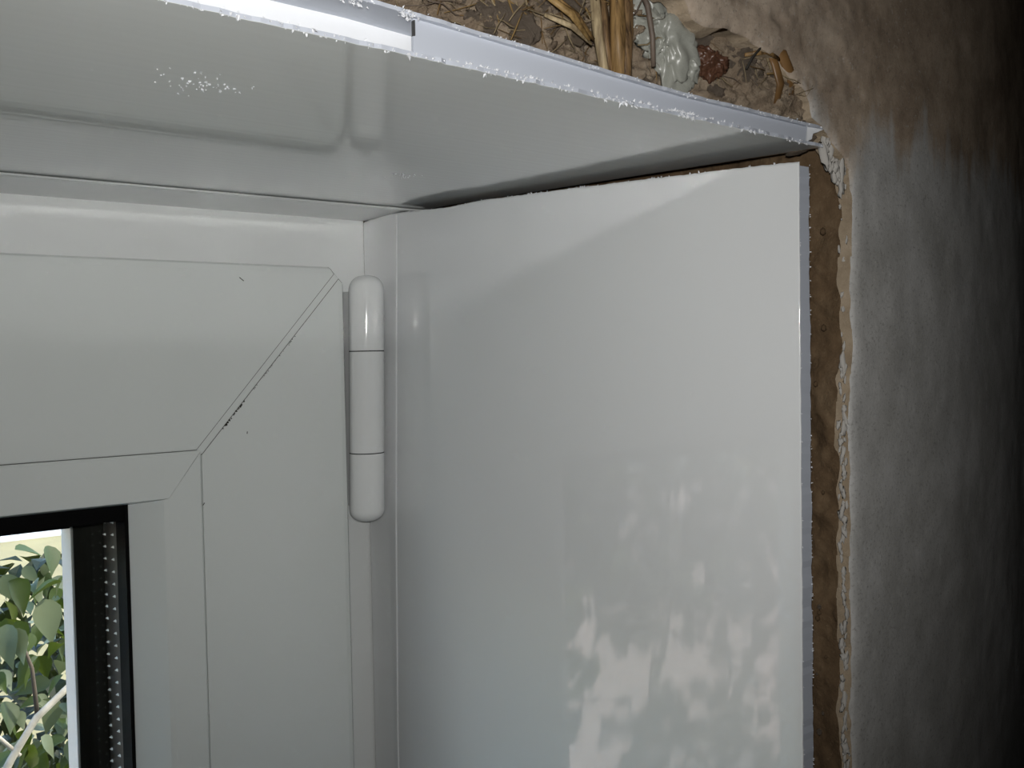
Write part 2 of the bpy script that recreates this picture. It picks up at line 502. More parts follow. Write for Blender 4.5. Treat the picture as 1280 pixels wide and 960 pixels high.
# ------------------------------------------------------------------ raw earth lintel above the head panel
xs = np.arange(-0.17, 0.030, 0.00055); zs = np.arange(-0.0045, 0.034, 0.00055)
GX, GZ = np.meshgrid(xs, zs, indexing='ij')
wx = GX * 75 + fbm(GX * 90, GZ * 90, 31) * 1.1; wz = GZ * 75 + fbm(GX * 90, GZ * 90, 37) * 1.1
d1, d2, cid = cells(wx, wz, 11)
e1, e2, eid = cells(wx * 2.7, wz * 2.7, 17)
rel = fbm(GX * 60, GZ * 80, 41, 6, 0.6) * 0.0085 + (cid - 0.5) * 0.0035 + (eid - 0.5) * 0.0018 + fbm(GX * 300, GZ * 300, 44, 4, 0.65) * 0.0022
rel += np.exp(-((e2 - e1) / 0.05) ** 2) * 0.0008 + np.abs(fbm(GX * 120, GZ * 200, 47, 3)) * 0.003
rel += 0.003 * np.exp(-(((GX + 0.045) / 0.007) ** 2 + ((GZ - 0.01) / 0.01) ** 2))      # hollow round the reeds
rel += 0.004 * np.exp(-(((GX + 0.020) / 0.005) ** 2 + ((GZ - 0.004) / 0.005) ** 2))
fwd = np.clip((GX + 0.034) / 0.016, 0, 1); fwd = fwd * fwd * (3 - 2 * fwd)
YY = -0.1930 + rel * (1 - 0.55 * fwd) - 0.0075 * fwd
ztop = np.array([head_z(x, -0.197) + board(x) + 0.0004 for x in xs])[:, None]
GZ = np.maximum(GZ, ztop + (GZ - zs[0]) * 0.05)
n0, n1 = GX.shape
vs = np.stack([GX, YY, GZ], -1).reshape(-1, 3)
ii, jj = np.meshgrid(np.arange(n0 - 1), np.arange(n1 - 1), indexing='ij')
fs = np.stack([ii * n1 + jj, (ii + 1) * n1 + jj, (ii + 1) * n1 + jj + 1, ii * n1 + jj + 1], -1).reshape(-1, 4)
me = mesh('wall_upper', vs, fs)
bm = bmesh.new(); bm.from_mesh(me); bm.verts.ensure_lookup_table()
# soffit: from the lower edge back into the wall, rising over the panel
low = [bm.verts[i * n1] for i in range(0, n0)]
prev = low
for yy, z0 in ((-0.165, 0.0035), (-0.12, 0.006), (-0.06, 0.0085), (0.05, 0.0085)):
    cur = [bm.verts.new((q.co.x, yy, z0 + 0.0012 * float(vn(np.array(q.co.x * 140), np.array(yy * 140), 3)))) for q in low]
    for i in range(n0 - 1):
        bm.faces.new((prev[i], cur[i], cur[i + 1], prev[i + 1]))
    prev = cur
bm.to_mesh(me); bm.free()
lintel = tag(link('wall_upper', me, M_mud), 'rough straw and clay wall exposed above the white head panel', 'wall', kind='structure')

# reeds, twigs, straws, stones and clods set in the earth
def piece(name, me, m, parent=lintel, label=None):
    o = link(name, me, m, parent)
    if label: o['label'] = label
    return o

def reed(pts, rads, m, n=9):
    me = tube_mesh('reed', pts, rads, n)
    for q in me.vertices:
        a = math.atan2(q.co.y + 0.2, q.co.x) * 40
        q.co.x += 0.0002 * math.sin(q.co.x * 9000); q.co.y += 0.0002 * math.sin(q.co.x * 7000 + q.co.z * 300)
    return piece('reed', me, m)
reed([(-0.0475, -0.1975, -0.0012), (-0.0472, -0.197, 0.008), (-0.0467, -0.1965, 0.016), (-0.0460, -0.195, 0.030)], [0.0014, 0.0015, 0.0014, 0.0013], M_reed)
reed([(-0.0466, -0.1975, -0.0012), (-0.0445, -0.196, 0.008), (-0.0434, -0.1955, 0.0148), (-0.0422, -0.194, 0.026)], [0.0016, 0.0017, 0.0014, 0.0009], M_reeddark)
reed([(-0.0503, -0.1965, -0.0010), (-0.0506, -0.195, 0.008), (-0.0502, -0.194, 0.014), (-0.0492, -0.19, 0.019)], [0.0009, 0.001, 0.001, 0.0007], M_strawpale)
reed([(-0.0487, -0.1960, -0.0010), (-0.0484, -0.1945, 0.009), (-0.0478, -0.193, 0.018)], [0.0010, 0.0011, 0.0009], M_reeddark)
piece('twig', tube_mesh('twig', [(-0.0396, -0.1990, 0.0015), (-0.0408, -0.2000, 0.007), (-0.0420, -0.2000, 0.0125), (-0.0440, -0.1985, 0.0185)], [0.0005, 0.0006, 0.0006, 0.0005], 6), M_twig)
piece('twig', tube_mesh('twig', [(-0.0428, -0.196, 0.0133), (-0.0445, -0.1975, 0.0165), (-0.046, -0.195, 0.021)], [0.0006, 0.0007, 0.0006], 6), M_reed)
for pts, r_, m_ in (([(-0.066, -0.197, 0.0110), (-0.060, -0.1985, 0.0078), (-0.0545, -0.197, 0.0045)], 0.0008, M_straw), ([(-0.0645, -0.196, 0.0075), (-0.059, -0.1975, 0.0060), (-0.0535, -0.1965, 0.0040)], 0.0006, M_strawpale),
                    ([(-0.0625, -0.1955, 0.0120), (-0.058, -0.1975, 0.0082), (-0.0525, -0.196, 0.0052)], 0.0007, M_reed), ([(-0.0835, -0.198, 0.0085), (-0.077, -0.1985, 0.0089), (-0.0715, -0.197, 0.0097)], 0.0007, M_straw)):
    piece('reed', tube_mesh('reed', pts, [r_ * .6, r_, r_ * .5], 7, 0.6), m_)

smesh = []
for k in range(5):
    L_ = 1.0; pts = [(0, 0, 0), (0.33, 0.04 * random.uniform(-1, 1), 0.03 * random.uniform(-1, 1)), (0.66, 0.07 * random.uniform(-1, 1), 0.05 * random.uniform(-1, 1)), (1, 0, 0.03)]
    m_ = tube_mesh('straw', pts, [0.022, 0.03, 0.028, 0.016], 5, 0.5); smesh.append(m_)
smats = [M_straw, M_strawpale, M_reed, M_strawpale, M_twig]
for a, b_ in zip(smesh, smats): a.materials.append(b_)
GRID = (xs[0], zs[0], 0.00055)
def mud_y(x, z):
    i = int(np.clip((x - GRID[0]) / GRID[2], 0, n0 - 1)); j = int(np.clip((z - GRID[1]) / GRID[2], 0, n1 - 1))
    return float(YY[i, j])
cl = [(-0.062, 0.006, .014, .005), (-0.070, 0.007, .012, .005), (-0.080, 0.008, .009, .005), (-0.048, 0.005, .006, .006), (-0.010, 0.004, .008, .004), (-0.090, 0.010, .012, .006), (-0.005, 0.008, .007, .004), (-0.052, 0.012, .01, .005), (-0.014, 0.001, .012, .002)]
for k in range(285):
    cx, cz, sx_, sz_ = random.choice(cl)
    x, z = random.gauss(cx, sx_), random.gauss(cz, sz_)
    if z < -0.003 or z > 0.03 or (x > -0.006 and z > 0.0035) or x > 0.004: continue
    o = link('straw', smesh[k % 5], None, lintel)
    L_ = random.uniform(0.003, 0.011) * (1.0 if z > 0.004 else 0.6); z = max(z, 0.0012, head_z(x, -0.197) + board(x) + 0.001)
    o.location = (x, mud_y(x, z) - random.uniform(0.0004, 0.0028), z); o.scale = (L_, L_ * random.uniform(.5, 1), L_ * random.uniform(.5, 1))
    o.rotation_euler = (random.uniform(0, 6), -min(1.5, abs(random.gauss(0.5, 0.6))) if z < 0.012 else random.uniform(-0.8, 0.8), random.uniform(-.3, .3) + (math.pi if k % 2 else 0))

def lump(name, c, r, m, seed, amp=0.5, label=None, rot=(0, 0, 0), sub=5, fq=1.3):
    bm = bmesh.new(); bmesh.ops.create_icosphere(bm, subdivisions=sub, radius=1)
    P = np.array([q.co[:] for q in bm.verts])
    n_ = fbm(P[:, 0] * fq + P[:, 2] * 0.7 * fq, P[:, 1] * fq + P[:, 2] * fq * 1.1, seed, 6, 0.62)
    n_ = n_ - 0.25 * np.abs(fbm(P[:, 0] * fq * 2 + 3, P[:, 2] * fq * 2 + P[:, 1], seed + 3, 2))
    for q, a in zip(bm.verts, n_): q.co *= 1 + amp * float(a)
    me = bpy.data.meshes.new(name); bm.to_mesh(me); bm.free()
    o = piece(name, me, m, lintel, label); o.location = c; o.scale = r; o.rotation_euler = rot
    return o
lump('lime_lump', (-0.0310, -0.1945, 0.0098), (0.0098, 0.0036, 0.0080), M_foam, 3, 0.8, 'pale glossy lime lump behind the twig', (0, 0.5, 0))
lump('lime_lump', (-0.0260, -0.1945, 0.0060), (0.0060, 0.0036, 0.0050), M_foam, 9, 0.7, 'smaller pale lime lump', (0, 0.2, 0.3))
lump('stone', (-0.0205, -0.1975, 0.0058), (0.0040, 0.0030, 0.0034), M_redstone, 5, 0.7, 'glossy red-brown stone')
lump('clay_slab', (-0.0205, -0.1925, 0.0128), (0.0075, 0.0050, 0.0050), M_clod, 15, 0.6, None, (0, 0.7, 0))
lump('clay_slab', (-0.0110, -0.1955, 0.0060), (0.0062, 0.0055, 0.0042), M_clod, 25, 0.6, None, (0, 0.9, 0))
lump('clay_slab', (0.0000, -0.1965, 0.0028), (0.0060, 0.0050, 0.0032), M_clod, 29, 0.6, None, (0, 0.8, 0))
lump('clay_slab', (-0.0700, -0.1905, 0.0065), (0.0070, 0.0050, 0.0040), M_clod, 33, 0.7, None, (0, 0.1, 0))
lump('clay_slab', (-0.0560, -0.1895, 0.0130), (0.0060, 0.0050, 0.0036), M_clod, 39, 0.7)
lump('clay_slab', (0.0118, -0.1955, -0.0068), (0.0030, 0.0040, 0.0026), M_clod, 45, 0.7, sub=3)
for k in range(40):
    x, z = random.uniform(-0.1, 0.008), random.uniform(0.0, 0.018)
    if z > 0.016 - max(0, x + 0.03) * 0.35 or (-0.053 < x < -0.041): continue
    r_ = random.uniform(0.0007, 0.0022)
    lump('clay_clod', (x, mud_y(x, z), z), (r_, r_ * .8, r_ * .8), random.choice([M_clod, M_mud, M_clod]), 50 + k, 0.9, sub=3, fq=1.6)
# amber strips of bark standing in the hollow
piece('bark_strip', tube_mesh('bark_strip', [(-0.0085, -0.2005, 0.0118), (-0.0040, -0.2025, 0.0090), (-0.0002, -0.2020, 0.0052), (0.0018, -0.2000, 0.0000)], [0.0010, 0.0014, 0.0013, 0.0009], 8, 0.45), M_amber)
piece('bark_strip', tube_mesh('bark_strip', [(-0.0072, -0.2005, 0.0112), (-0.0062, -0.2022, 0.0070), (-0.0040, -0.2020, 0.0030), (-0.0030, -0.2, -0.001)], [0.0006, 0.0010, 0.0011, 0.0008], 8, 0.45), M_amber)
piece('bark_strip', tube_mesh('bark_strip', [(-0.0140, -0.2005, 0.0078), (-0.0095, -0.2028, 0.0088), (-0.0045, -0.2022, 0.0080)], [0.0004, 0.0007, 0.0004], 7, 0.5), M_reed)
piece('root', tube_mesh('root', [(-0.0156, -0.2022, 0.0042), (-0.0146, -0.2030, 0.0066), (-0.0124, -0.2030, 0.0086), (-0.0106, -0.2022, 0.0096)], 0.00028, 5), M_dirt)

# ------------------------------------------------------------------ raw earth reveal behind the side panel
ys = np.arange(-0.2012, 0.046, 0.0008); zs = np.concatenate([np.arange(-1.25, -0.21, 0.02), np.arange(-0.21, 0.012, 0.0009)])
GY, GZ = np.meshgrid(ys, zs, indexing='ij')
d1, d2, cid = cells(GY * 160 + fbm(GY * 120, GZ * 120, 61), GZ * 160 + fbm(GY * 120, GZ * 120, 67), 13)
rel = fbm(GY * 60, GZ * 60, 71, 5, 0.6) * 0.0022 + (cid - 0.5) * 0.0007 + fbm(GY * 600, GZ * 600, 73, 2) * 0.0004
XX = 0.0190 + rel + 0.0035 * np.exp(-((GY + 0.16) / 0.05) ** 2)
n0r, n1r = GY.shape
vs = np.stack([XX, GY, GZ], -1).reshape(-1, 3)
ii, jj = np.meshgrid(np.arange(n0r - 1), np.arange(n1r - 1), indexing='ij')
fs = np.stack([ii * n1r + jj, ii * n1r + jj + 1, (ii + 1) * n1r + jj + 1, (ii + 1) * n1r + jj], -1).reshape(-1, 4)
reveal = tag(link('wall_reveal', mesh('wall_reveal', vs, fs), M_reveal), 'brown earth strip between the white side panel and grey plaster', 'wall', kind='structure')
for k in range(26):
    z = random.uniform(-0.2, -0.012); y = -0.1965 + random.uniform(0, 0.008); r_ = random.uniform(0.0003, 0.0008)
    bm = bmesh.new(); bmesh.ops.create_icosphere(bm, subdivisions=1, radius=1); m_ = bpy.data.meshes.new('pebble'); bm.to_mesh(m_); bm.free()
    o = link('pebble', m_, random.choice([M_clod, M_reveal, M_reveal]), reveal); o.location = (0.0192 + random.uniform(0, .0006), y, z); o.scale = (r_, r_, r_ * 1.3)

# ------------------------------------------------------------------ head lining panel: hollow plastic board, cut along the room side
def ripple(y):
    return 5.0e-6 * (math.sin(y * 2300) + 0.8 * math.sin(y * 1320 + 1.0) + 0.7 * math.sin(y * 3700 + 2.0) + 0.5 * math.sin(y * 5200))
TH = 0.0047
YF = -0.2025
head = tag(empty('head_lining_panel', (-0.2, -0.1, 0.002)), 'white hollow plastic panel lining the top of the opening, front edge torn', 'panel')
HO = V(head.location)
def hpart(name, v, f, m, smooth=True, parent=None):
    o = link(name, fix_normals(mesh(name, [tuple(V(p) - HO) for p in v], f)), m, parent or head, smooth)
    return o
hx = [WL + 0.005, -0.34, -0.3, -0.25, -0.2, -0.17] + list(np.arange(-0.15, 0.0105, 0.0012)) + [0.0105]
hy = list(np.arange(0.0, -0.1999, -0.0009)) + [-0.2010, -0.2]
def jag(x, s, a):
    return float(a * (vn(np.array(x * 900.0), np.array(0.5), s) + 0.8 * vn(np.array(x * 260.0), np.array(0.3), s + 1)))
def skin(name, dz, m, thick, s, a):
    nx, ny = len(hx), len(hy); v = []; f = []
    for side in (0, 1):
        for i, x in enumerate(hx):
            for j, y in enumerate(hy):
                yy = y
                if j >= ny - 2: yy = YF + jag(x, s, a) + (0.0003 if j == ny - 2 else 0.0)
                zb = head_z(x, yy) + (dz and board(x) - 0.0006) + (ripple(yy) if side == 0 and dz == 0 else 0)
                v.append((x, yy, zb + side * thick))
    o_ = nx * ny
    for i in range(nx - 1):
        for j in range(ny - 1):
            k = i * ny + j
            f.append((k, k + ny, k + ny + 1, k + 1)); f.append((o_ + k, o_ + k + 1, o_ + k + ny + 1, o_ + k + ny))
        k = i * ny + ny - 1
        f.append((k, k + ny, o_ + k + ny, o_ + k)); k = i * ny
        f.append((k, o_ + k, o_ + k + ny, k + ny))
    k = (nx - 1) * ny
    for j in range(ny - 1):
        f.append((k + j, o_ + k + j, o_ + k + j + 1, k + j + 1))
    me = mesh(name, [tuple(V(p) - HO) for p in v], f)
    o = link(name, me, m, head, True)
    me.polygons.foreach_set('use_smooth', [abs(p.normal.z) > 0.9 for p in me.polygons])
    me.materials.append(M_cut); me.polygons.foreach_set('material_index', [0 if abs(p.normal.z) > 0.7 else 1 for p in me.polygons])
    return o
skin('lower_skin', 0.0, M_head, 0.0007, 101, 0.0006)
hxs, hys = hx, hy
hy = [0.0, -0.05, -0.1, -0.15, -0.19, -0.2, -0.2]
skin('upper_skin', TH - 0.0006, M_cut, 0.0006, 131, 0.0005)
hy = hys
def web(name, x0, x1, y, m, th=0.0006, torn=False):
    n = max(2, int((x1 - x0) / 0.0012)); v = []; f = []
    for i in range(n + 1):
        x = x0 + (x1 - x0) * i / n
        yy = y + (jag(x, 151, 0.0002) if torn else 0)
        z0, z1 = head_z(x, yy) + 0.0006, head_z(x, yy) + board(x) - 0.0005
        v += [(x, yy, z0), (x, yy, z1), (x, yy + th, z1), (x, yy + th, z0)]
    for i in range(n):
        a = i * 4
        for p, q in ((0, 1), (1, 2), (2, 3), (3, 0)): f.append((a + p, a + q, a + 4 + q, a + 4 + p))
    f += [(0, 1, 2, 3), (n * 4, n * 4 + 1, n * 4 + 2, n * 4 + 3)]
    return hpart(name, v, f, m, False)
web('front_web', -0.0955, 0.0062, YF + 0.0012, M_cut)
for yw in (-0.1935, -0.182, -0.155, -0.128, -0.101, -0.074, -0.047, -0.02):
    web('inner_web', WL + 0.01, 0.0095, yw, M_burr if yw < -0.19 else M_cut)
# torn flap and the white torn end of the web
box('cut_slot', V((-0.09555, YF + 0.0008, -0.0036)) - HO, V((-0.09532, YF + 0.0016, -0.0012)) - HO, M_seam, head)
hpart('torn_flap', [(0.0055, YF + .0012, -0.0085), (0.0060, YF + .001, -0.0046), (0.0108, YF + .0002, -0.0050), (0.0090, YF + .0006, -0.0058), (0.0078, YF + .0008, -0.0062), (0.0076, YF + .001, -0.0074), (0.0062, YF + .0012, -0.0080)],
      [(0, 1, 2, 3, 4, 5, 6)], M_burr, False)

def burrs(name, spots, m, parent, seed):
    """spots: (point, hang direction, size); small torn tufts, three blades each, joined"""
    rr = random.Random(seed); v = []; f = []
    off = V(parent.location) if parent else V((0, 0, 0))
    for p, d, s in spots:
        p = V(p) - off; d = V(d).normalized()
        for k in range(3):
            a = V((rr.gauss(0, 1), rr.gauss(0, 1), rr.gauss(0, 1))).normalized()
            tip = p + (d + a * 0.55).normalized() * s * rr.uniform(0.6, 1.1)
            u = d.cross(a).normalized() * s * rr.uniform(0.22, 0.42); w_ = d.cross(u).normalized() * s * 0.2
            i = len(v); v += [p + u, p - u * 0.7 + w_, p - w_ * 1.2 - u * 0.3, tip, (p + tip) * 0.5 + u * 0.7]
            f += [(i, i + 1, i + 4), (i + 1, i + 3, i + 4), (i, i + 4, i + 2), (i + 2, i + 4, i + 3), (i + 1, i + 2, i + 3), (i, i + 2, i + 1)]
    o = link(name, mesh(name, [tuple(q) for q in v], f), m, parent, False)
    o['kind'] = 'stuff'
    return o
rr = random.Random(5); sp = []
for k in range(420):
    x = rr.uniform(-0.16, 0.0108)
    dens = 0.35 + 0.65 * (float(vn(np.array(x * 130.0), np.array(0.2), 77)) + 0.5)
    if rr.random() > dens: continue
    big = rr.random() < 0.06
    y = YF + rr.uniform(-0.0006, 0.0006)
    sp.append(((x, y, head_z(x, y) + rr.uniform(-0.0001, 0.0006)), (rr.uniform(-.4, .4), rr.uniform(-1, 0.2), -0.5 if not big else -1.6), rr.uniform(0.0008, 0.0013) if big else rr.uniform(0.0002, 0.0006)))
for k in range(130):                                  # shavings lying in the channel on the lower lip
    x = rr.choice([rr.gauss(-0.083, 0.003), rr.gauss(-0.07, 0.006), rr.uniform(-0.06, -0.01), rr.uniform(-0.05, -0.03), rr.uniform(-0.14, -0.1)])
    sp.append(((x, YF + rr.uniform(0.0002, 0.001), head_z(x, YF) + 0.0008), (rr.uniform(-.5, .5), -0.6, 1.0), rr.uniform(0.0003, 0.0008)))
burrs('lower_edge_burrs', sp, M_burr, head, 1)
sp = []
for k in range(190):
    x = rr.uniform(-0.16, 0.0108)
    sp.append(((x, YF + rr.uniform(-0.0006, 0.0004), head_z(x, YF) + board(x) - rr.uniform(0, 0.0008)), (rr.uniform(-.5, .5), -1, rr.uniform(-0.8, 0.5)), rr.uniform(0.0002, 0.0005)))
for k in range(70):
    x = rr.gauss(-0.097, 0.0010) if k % 2 else rr.gauss(-0.1065, 0.0016)
    sp.append(((x, YF, head_z(x, YF) + board(x) - rr.uniform(0, 0.0015)), (rr.uniform(-.5, .5), -1, -1), rr.uniform(0.0003, 0.0008)))
burrs('upper_edge_burrs', sp, M_burr, head, 2)

def shavings(name, spots, label):
    rr = random.Random(len(name) + len(spots)); sp = []
    for cx, cy, sx_, sy_, n, s in spots:
        for k in range(n):
            x, y = rr.gauss(cx, sx_), rr.gauss(cy, sy_)
            sp.append(((x, y, head_z(x, y) - 0.00005), (rr.uniform(-1, 1), rr.uniform(-1, 1), -0.25), s * rr.uniform(0.5, 1.1)))
    o = burrs(name, sp, M_burr, None, 3)
    return tag(o, label, 'shavings', kind='stuff')
shavings('plastic_shavings', [(-0.1150, -0.1635, 0.0038, 0.0034, 46, 0.0006), (-0.121, -0.164, 0.004, 0.002, 8, 0.0005), (-0.118, -0.158, 0.002, 0.002, 8, 0.0005)], 'white plastic shavings stuck under the head panel in a loose cluster')
shavings('plastic_shavings', [(-0.0385, -0.0985, 0.0028, 0.0022, 22, 0.0005), (-0.045, -0.090, 0.006, 0.006, 5, 0.0004)], 'few white plastic shavings under the head panel near its inner corner')

# thin edging strip that holds the head panel against the frame
st = tag(empty('trim_2', (-0.3, -0.006, 0)), 'thin white plastic edging strip along the back of the head panel', 'trim', kind='structure')
secs = [[(x + 0.3, y + 0.006, z) for (y, z) in ((0.0, -0.0014), (-0.0310, -0.0014), (-0.0322, -0.0012), (-0.0325, -0.0009), (-0.0322, -0.0006), (-0.0310, -0.0005), (0.0, -0.0003))] for x in (WL + 0.002, 0.0085)]
loft('edging_lip', secs, M_trim, st)
box('edging_back', (WL + 0.002 + 0.3, 0.0048, 0.0001), (0.0085 + 0.3, 0.0058, 0.0052), M_trim, st)

# ------------------------------------------------------------------ side lining panel
JT = [(0.0, -0.0018), (-0.006, -0.0014), (-0.0166, -0.0012), (-0.03, -0.0018), (-0.0616, -0.0042), (-0.081, -0.0047), (-0.1217, -0.0074), (-0.1603, -0.0102), (-0.193, -0.0127), (-0.2033, -0.0136)]
def jtop(y):
    return float(np.interp(-y, [-a for a, _ in JT], [b_ for _, b_ in JT]))
side = tag(empty('side_lining_panel', (0.002, -0.1, -0.6)), 'large glossy white plastic panel lining the side of the opening, below the head panel', 'panel')
SO = V(side.location)
def jx(y):
    return 2.2e-6 * (math.sin(y * 900) + 0.8 * math.sin(y * 1630 + 1.0)) + 0.0011 * max(0.0, 1 - (-y) / 0.012) ** 2 * 0
jy = list(np.arange(-0.0005, -0.203, -0.0012)) + [-0.20325, -0.2036]
jz = [0.0, -0.0006, -0.03, -0.07, -0.11, -0.16, -0.22, -0.4, -0.8]
def side_part(name, x0, x1, ylist, m, drop=0.0, s=0, a=0.0, smooth=True):
    v = []; f = []; ny = len(ylist); zl = jz + [WB + 0.004]; nz = len(zl)
    for sd_ in (0, 1):
        for i, y in enumerate(ylist):
            for j, z in enumerate(zl):
                zt = jtop(y) - drop + jag(y, s, 0.00025)
                zz = z + zt if j < 2 else min(z, zt - 0.001 - 0.0001 * j) if j < nz - 1 else z
                yy = y + (jag(zz + 0.3, s, a) if i >= ny - 2 else 0)
                v.append((x0 + jx(y) if sd_ == 0 else x1, yy, zz))
    o_ = ny * nz
    for i in range(ny - 1):
        for j in range(nz - 1):
            k = i * nz + j
            f.append((k, k + 1, k + nz + 1, k + nz)); f.append((o_ + k, o_ + k + nz, o_ + k + nz + 1, o_ + k + 1))
        k = i * nz
        f.append((k, k + nz, o_ + k + nz, o_ + k))
    k = (ny - 1) * nz
    for j in range(nz - 1): f.append((k + j, k + j + 1, o_ + k + j + 1, o_ + k + j))
    me = mesh(name, [tuple(V(p) - SO) for p in v], f)
    o = link(name, me, m, side)
    me.polygons.foreach_set('use_smooth', [abs(p.normal.x) > 0.9 for p in me.polygons])
    return o
jz = [0.0, -0.0006] + list(np.arange(-0.0165, -0.2, -0.0015)) + [-0.22, -0.4, -0.8]
side_part('front_skin', 0.0, 0.00022, jy, M_jamb, 0.0, 201, 0.00015)
side_part('cut_edge_core', 0.00065, 0.0047, [-0.001, -0.1, -0.19, -0.2025, -0.2028], M_cut, 0.0006, 211, 0.0004)
box('edge_gap', (0.00018 - SO.x, -0.2 - SO.y, -1.2 - SO.z), (0.0007 - SO.x, -0.001 - SO.y, -0.019 - SO.z), M_seam, side)
rr = random.Random(9); sp = []
for k in range(70):
    y = rr.uniform(-0.2, -0.03) if k % 4 else rr.gauss(-0.128, 0.006)
    sp.append(((rr.uniform(0, 0.0012), y, jtop(y)), (rr.uniform(-.6, .6), rr.uniform(-.6, .6), 1), rr.uniform(0.0002, 0.0007)))
for k in range(230):
    z = -0.0136 - rr.random() * 0.19
    sp.append(((rr.choice([0.0004, 0.001, 0.0045, 0.0045]), -0.2030, z), (rr.uniform(-.8, .8), -1, rr.uniform(-.5, .5)), rr.uniform(0.0002, 0.00045)))
burrs('cut_edge_burrs', sp, M_burr, side, 4)
# the flush edging profile against the frame
st2 = tag(empty('trim_3', (0, -0.011, -0.6)), 'narrow white plastic edging strip between window frame and side panel', 'trim', kind='structure')
v = []
secs = []
for z, y1 in ((-0.0022, -0.0268), (-0.06, -0.0240), (-0.12, -0.0212), (-0.2, -0.0190), (WB + 0.004, -0.019)):
    secs.append([(x, y + 0.011, z + 0.6) for (x, y) in ((-0.00002, 0.0), (-0.00045, -0.0006), (-0.0005, y1 + 0.0004), (-0.00042, y1 + 0.0001), (-0.00002, y1))])
loft('edging_lip', secs, M_jamb, st2)

# ------------------------------------------------------------------ the window
win = tag(empty('window_1', (-0.4, 0, -0.6)), 'white plastic casement window with hinged sash and double glazing', 'window', kind='structure')
WO = V(win.location)
def wp(p): return tuple(V(p) - WO)
def wbox(name, lo, hi, m, parent=win, bev=0.0):
    return box(name, wp(lo), wp(hi), m, parent, bev)
# outer frame: four bars
wbox('frame_bar', (WL, 0.0, -0.034), (0.0, 0.062, 0.0045), M_frame, bev=0.0006)
wbox('frame_bar', (-0.034, 0.0005, WB), (0.0004, 0.062, -0.034), M_frame, bev=0.0006)
wbox('frame_bar', (WL, 0.0, WB), (WL + 0.034, 0.062, -0.034), M_frame, bev=0.0006)
wbox('frame_bar', (WL + 0.034, 0.0, WB), (-0.034, 0.062, WB + 0.034), M_frame, bev=0.0006)
XS, ZT, XL_, ZB_ = -0.0172, -0.0216, -0.336, -1.22
def dz_top(d):
    return d * 0.0638 / 0.0545 if d < 0.0545 else 0.0638 + min(d - 0.0545, 0.0110) * 1.36 + max(0.0, d - 0.0655) * 0.17
SEC = [(0.0, 0.004, 0.0040), (0.0, -0.0150, 0.0040), (0.0006, -0.0158, 0.0034), (0.0022, -0.0162, 0.0022), (0.0538, -0.0162, 0.0538), (0.0542, -0.0160, 0.0542), (0.0543, -0.0148, 0.0543), (0.0548, 0.004, 0.0548)]
BEAD = [(0.05445, 0.004, 0.05445), (0.05445, -0.0158, 0.05445), (0.0551, -0.0164, 0.0551), (0.0655, -0.0164, 0.0655), (0.0672, -0.0161, 0.0672), (0.0686, -0.0150, 0.0686), (0.0763, -0.0085, 0.0763), (0.0773, -0.0072, 0.0773), (0.0773, 0.003, 0.0773)]
WELD = 0.0019
def top_bar(name, sec, m, parent, gap=0.0, xl=None):
    a = [wp((XS - e - gap, y, ZT - dz_top(d))) for d, y, e in sec]
    b_ = [wp((XL_ + e, y, ZT - dz_top(d))) for d, y, e in sec]
    return loft(name, [a, b_], m, parent)
def side_bar(name, sec, m, parent, gap=0.0, left=False):
    f = (lambda d: XL_ + d) if left else (lambda d: XS - d)
    a = [wp((f(d), y, ZT - dz_top(e) - gap)) for d, y, e in sec]
    b_ = [wp((f(d), y, ZB_ + e)) for d, y, e in sec]
    return loft(name, [a, b_], m, parent)
def bot_bar(name, sec, m, parent):
    a = [wp((XS - e, y, ZB_ + d)) for d, y, e in sec]; b_ = [wp((XL_ + e, y, ZB_ + d)) for d, y, e in sec]
    return loft(name, [a, b_], m, parent)
sash = bpy.data.objects.new('sash', None); COL.objects.link(sash); sash.parent = win
top_bar('sash_bar', SEC, M_sash, sash, WELD)
side_bar('sash_bar', SEC, M_sash, sash, WELD)
side_bar('sash_bar', SEC, M_sash, sash, 0, True)
bot_bar('sash_bar', SEC, M_sash, sash)
# weld strip along the mitre, between two hairline joints
def mit(e, s, y):   # along the mitre: e distance from outer corner, s sideways
    return wp((XS - e + s * 0.7, y, ZT - dz_top(e) + s * 0.7))
H_ = 0.00026
a = [(XS - e - WELD + H_, y, ZT - dz_top(d)) for d, y, e in SEC]
b_ = [(XS - d, y, ZT - dz_top(e) - WELD + H_) for d, y, e in SEC]
loft('weld_strip', [[wp((p[0], p[1] + 0.0002, p[2])) for p in a], [wp((p[0], p[1] + 0.0002, p[2])) for p in b_]], M_sash, sash)
EDGE_SHADE = [(-0.0005, 0.0, 0.0036), (-0.0005, -0.0060, 0.0036), (0.0006, -0.0066, 0.0040), (0.0012, -0.0060, 0.0044), (0.0012, 0.0, 0.0044)]
M_edgeshade = flat('grey_edge_shade', (0.34, 0.345, 0.34), 0.6, spec=0.2)  # grey strip added to paint the shadow line where sash meets frame
top_bar('edge_shade', EDGE_SHADE, M_edgeshade, sash)
side_bar('edge_shade', EDGE_SHADE, M_edgeshade, sash)
M_joint = flat('grey_joint_fill', (0.13, 0.128, 0.12), 0.8)  # grey fill set into the two hairline weld joints
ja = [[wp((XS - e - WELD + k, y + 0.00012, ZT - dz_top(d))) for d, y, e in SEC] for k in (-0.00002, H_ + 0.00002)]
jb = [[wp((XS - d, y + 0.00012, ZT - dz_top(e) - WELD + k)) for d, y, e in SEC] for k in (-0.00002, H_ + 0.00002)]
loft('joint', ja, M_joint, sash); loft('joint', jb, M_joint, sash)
top_bar('glazing_bead', BEAD, M_sash, win, 0.00008)
side_bar('glazing_bead', BEAD, M_sash, win, 0.00012)
side_bar('glazing_bead', BEAD, M_sash, win, 0, True)
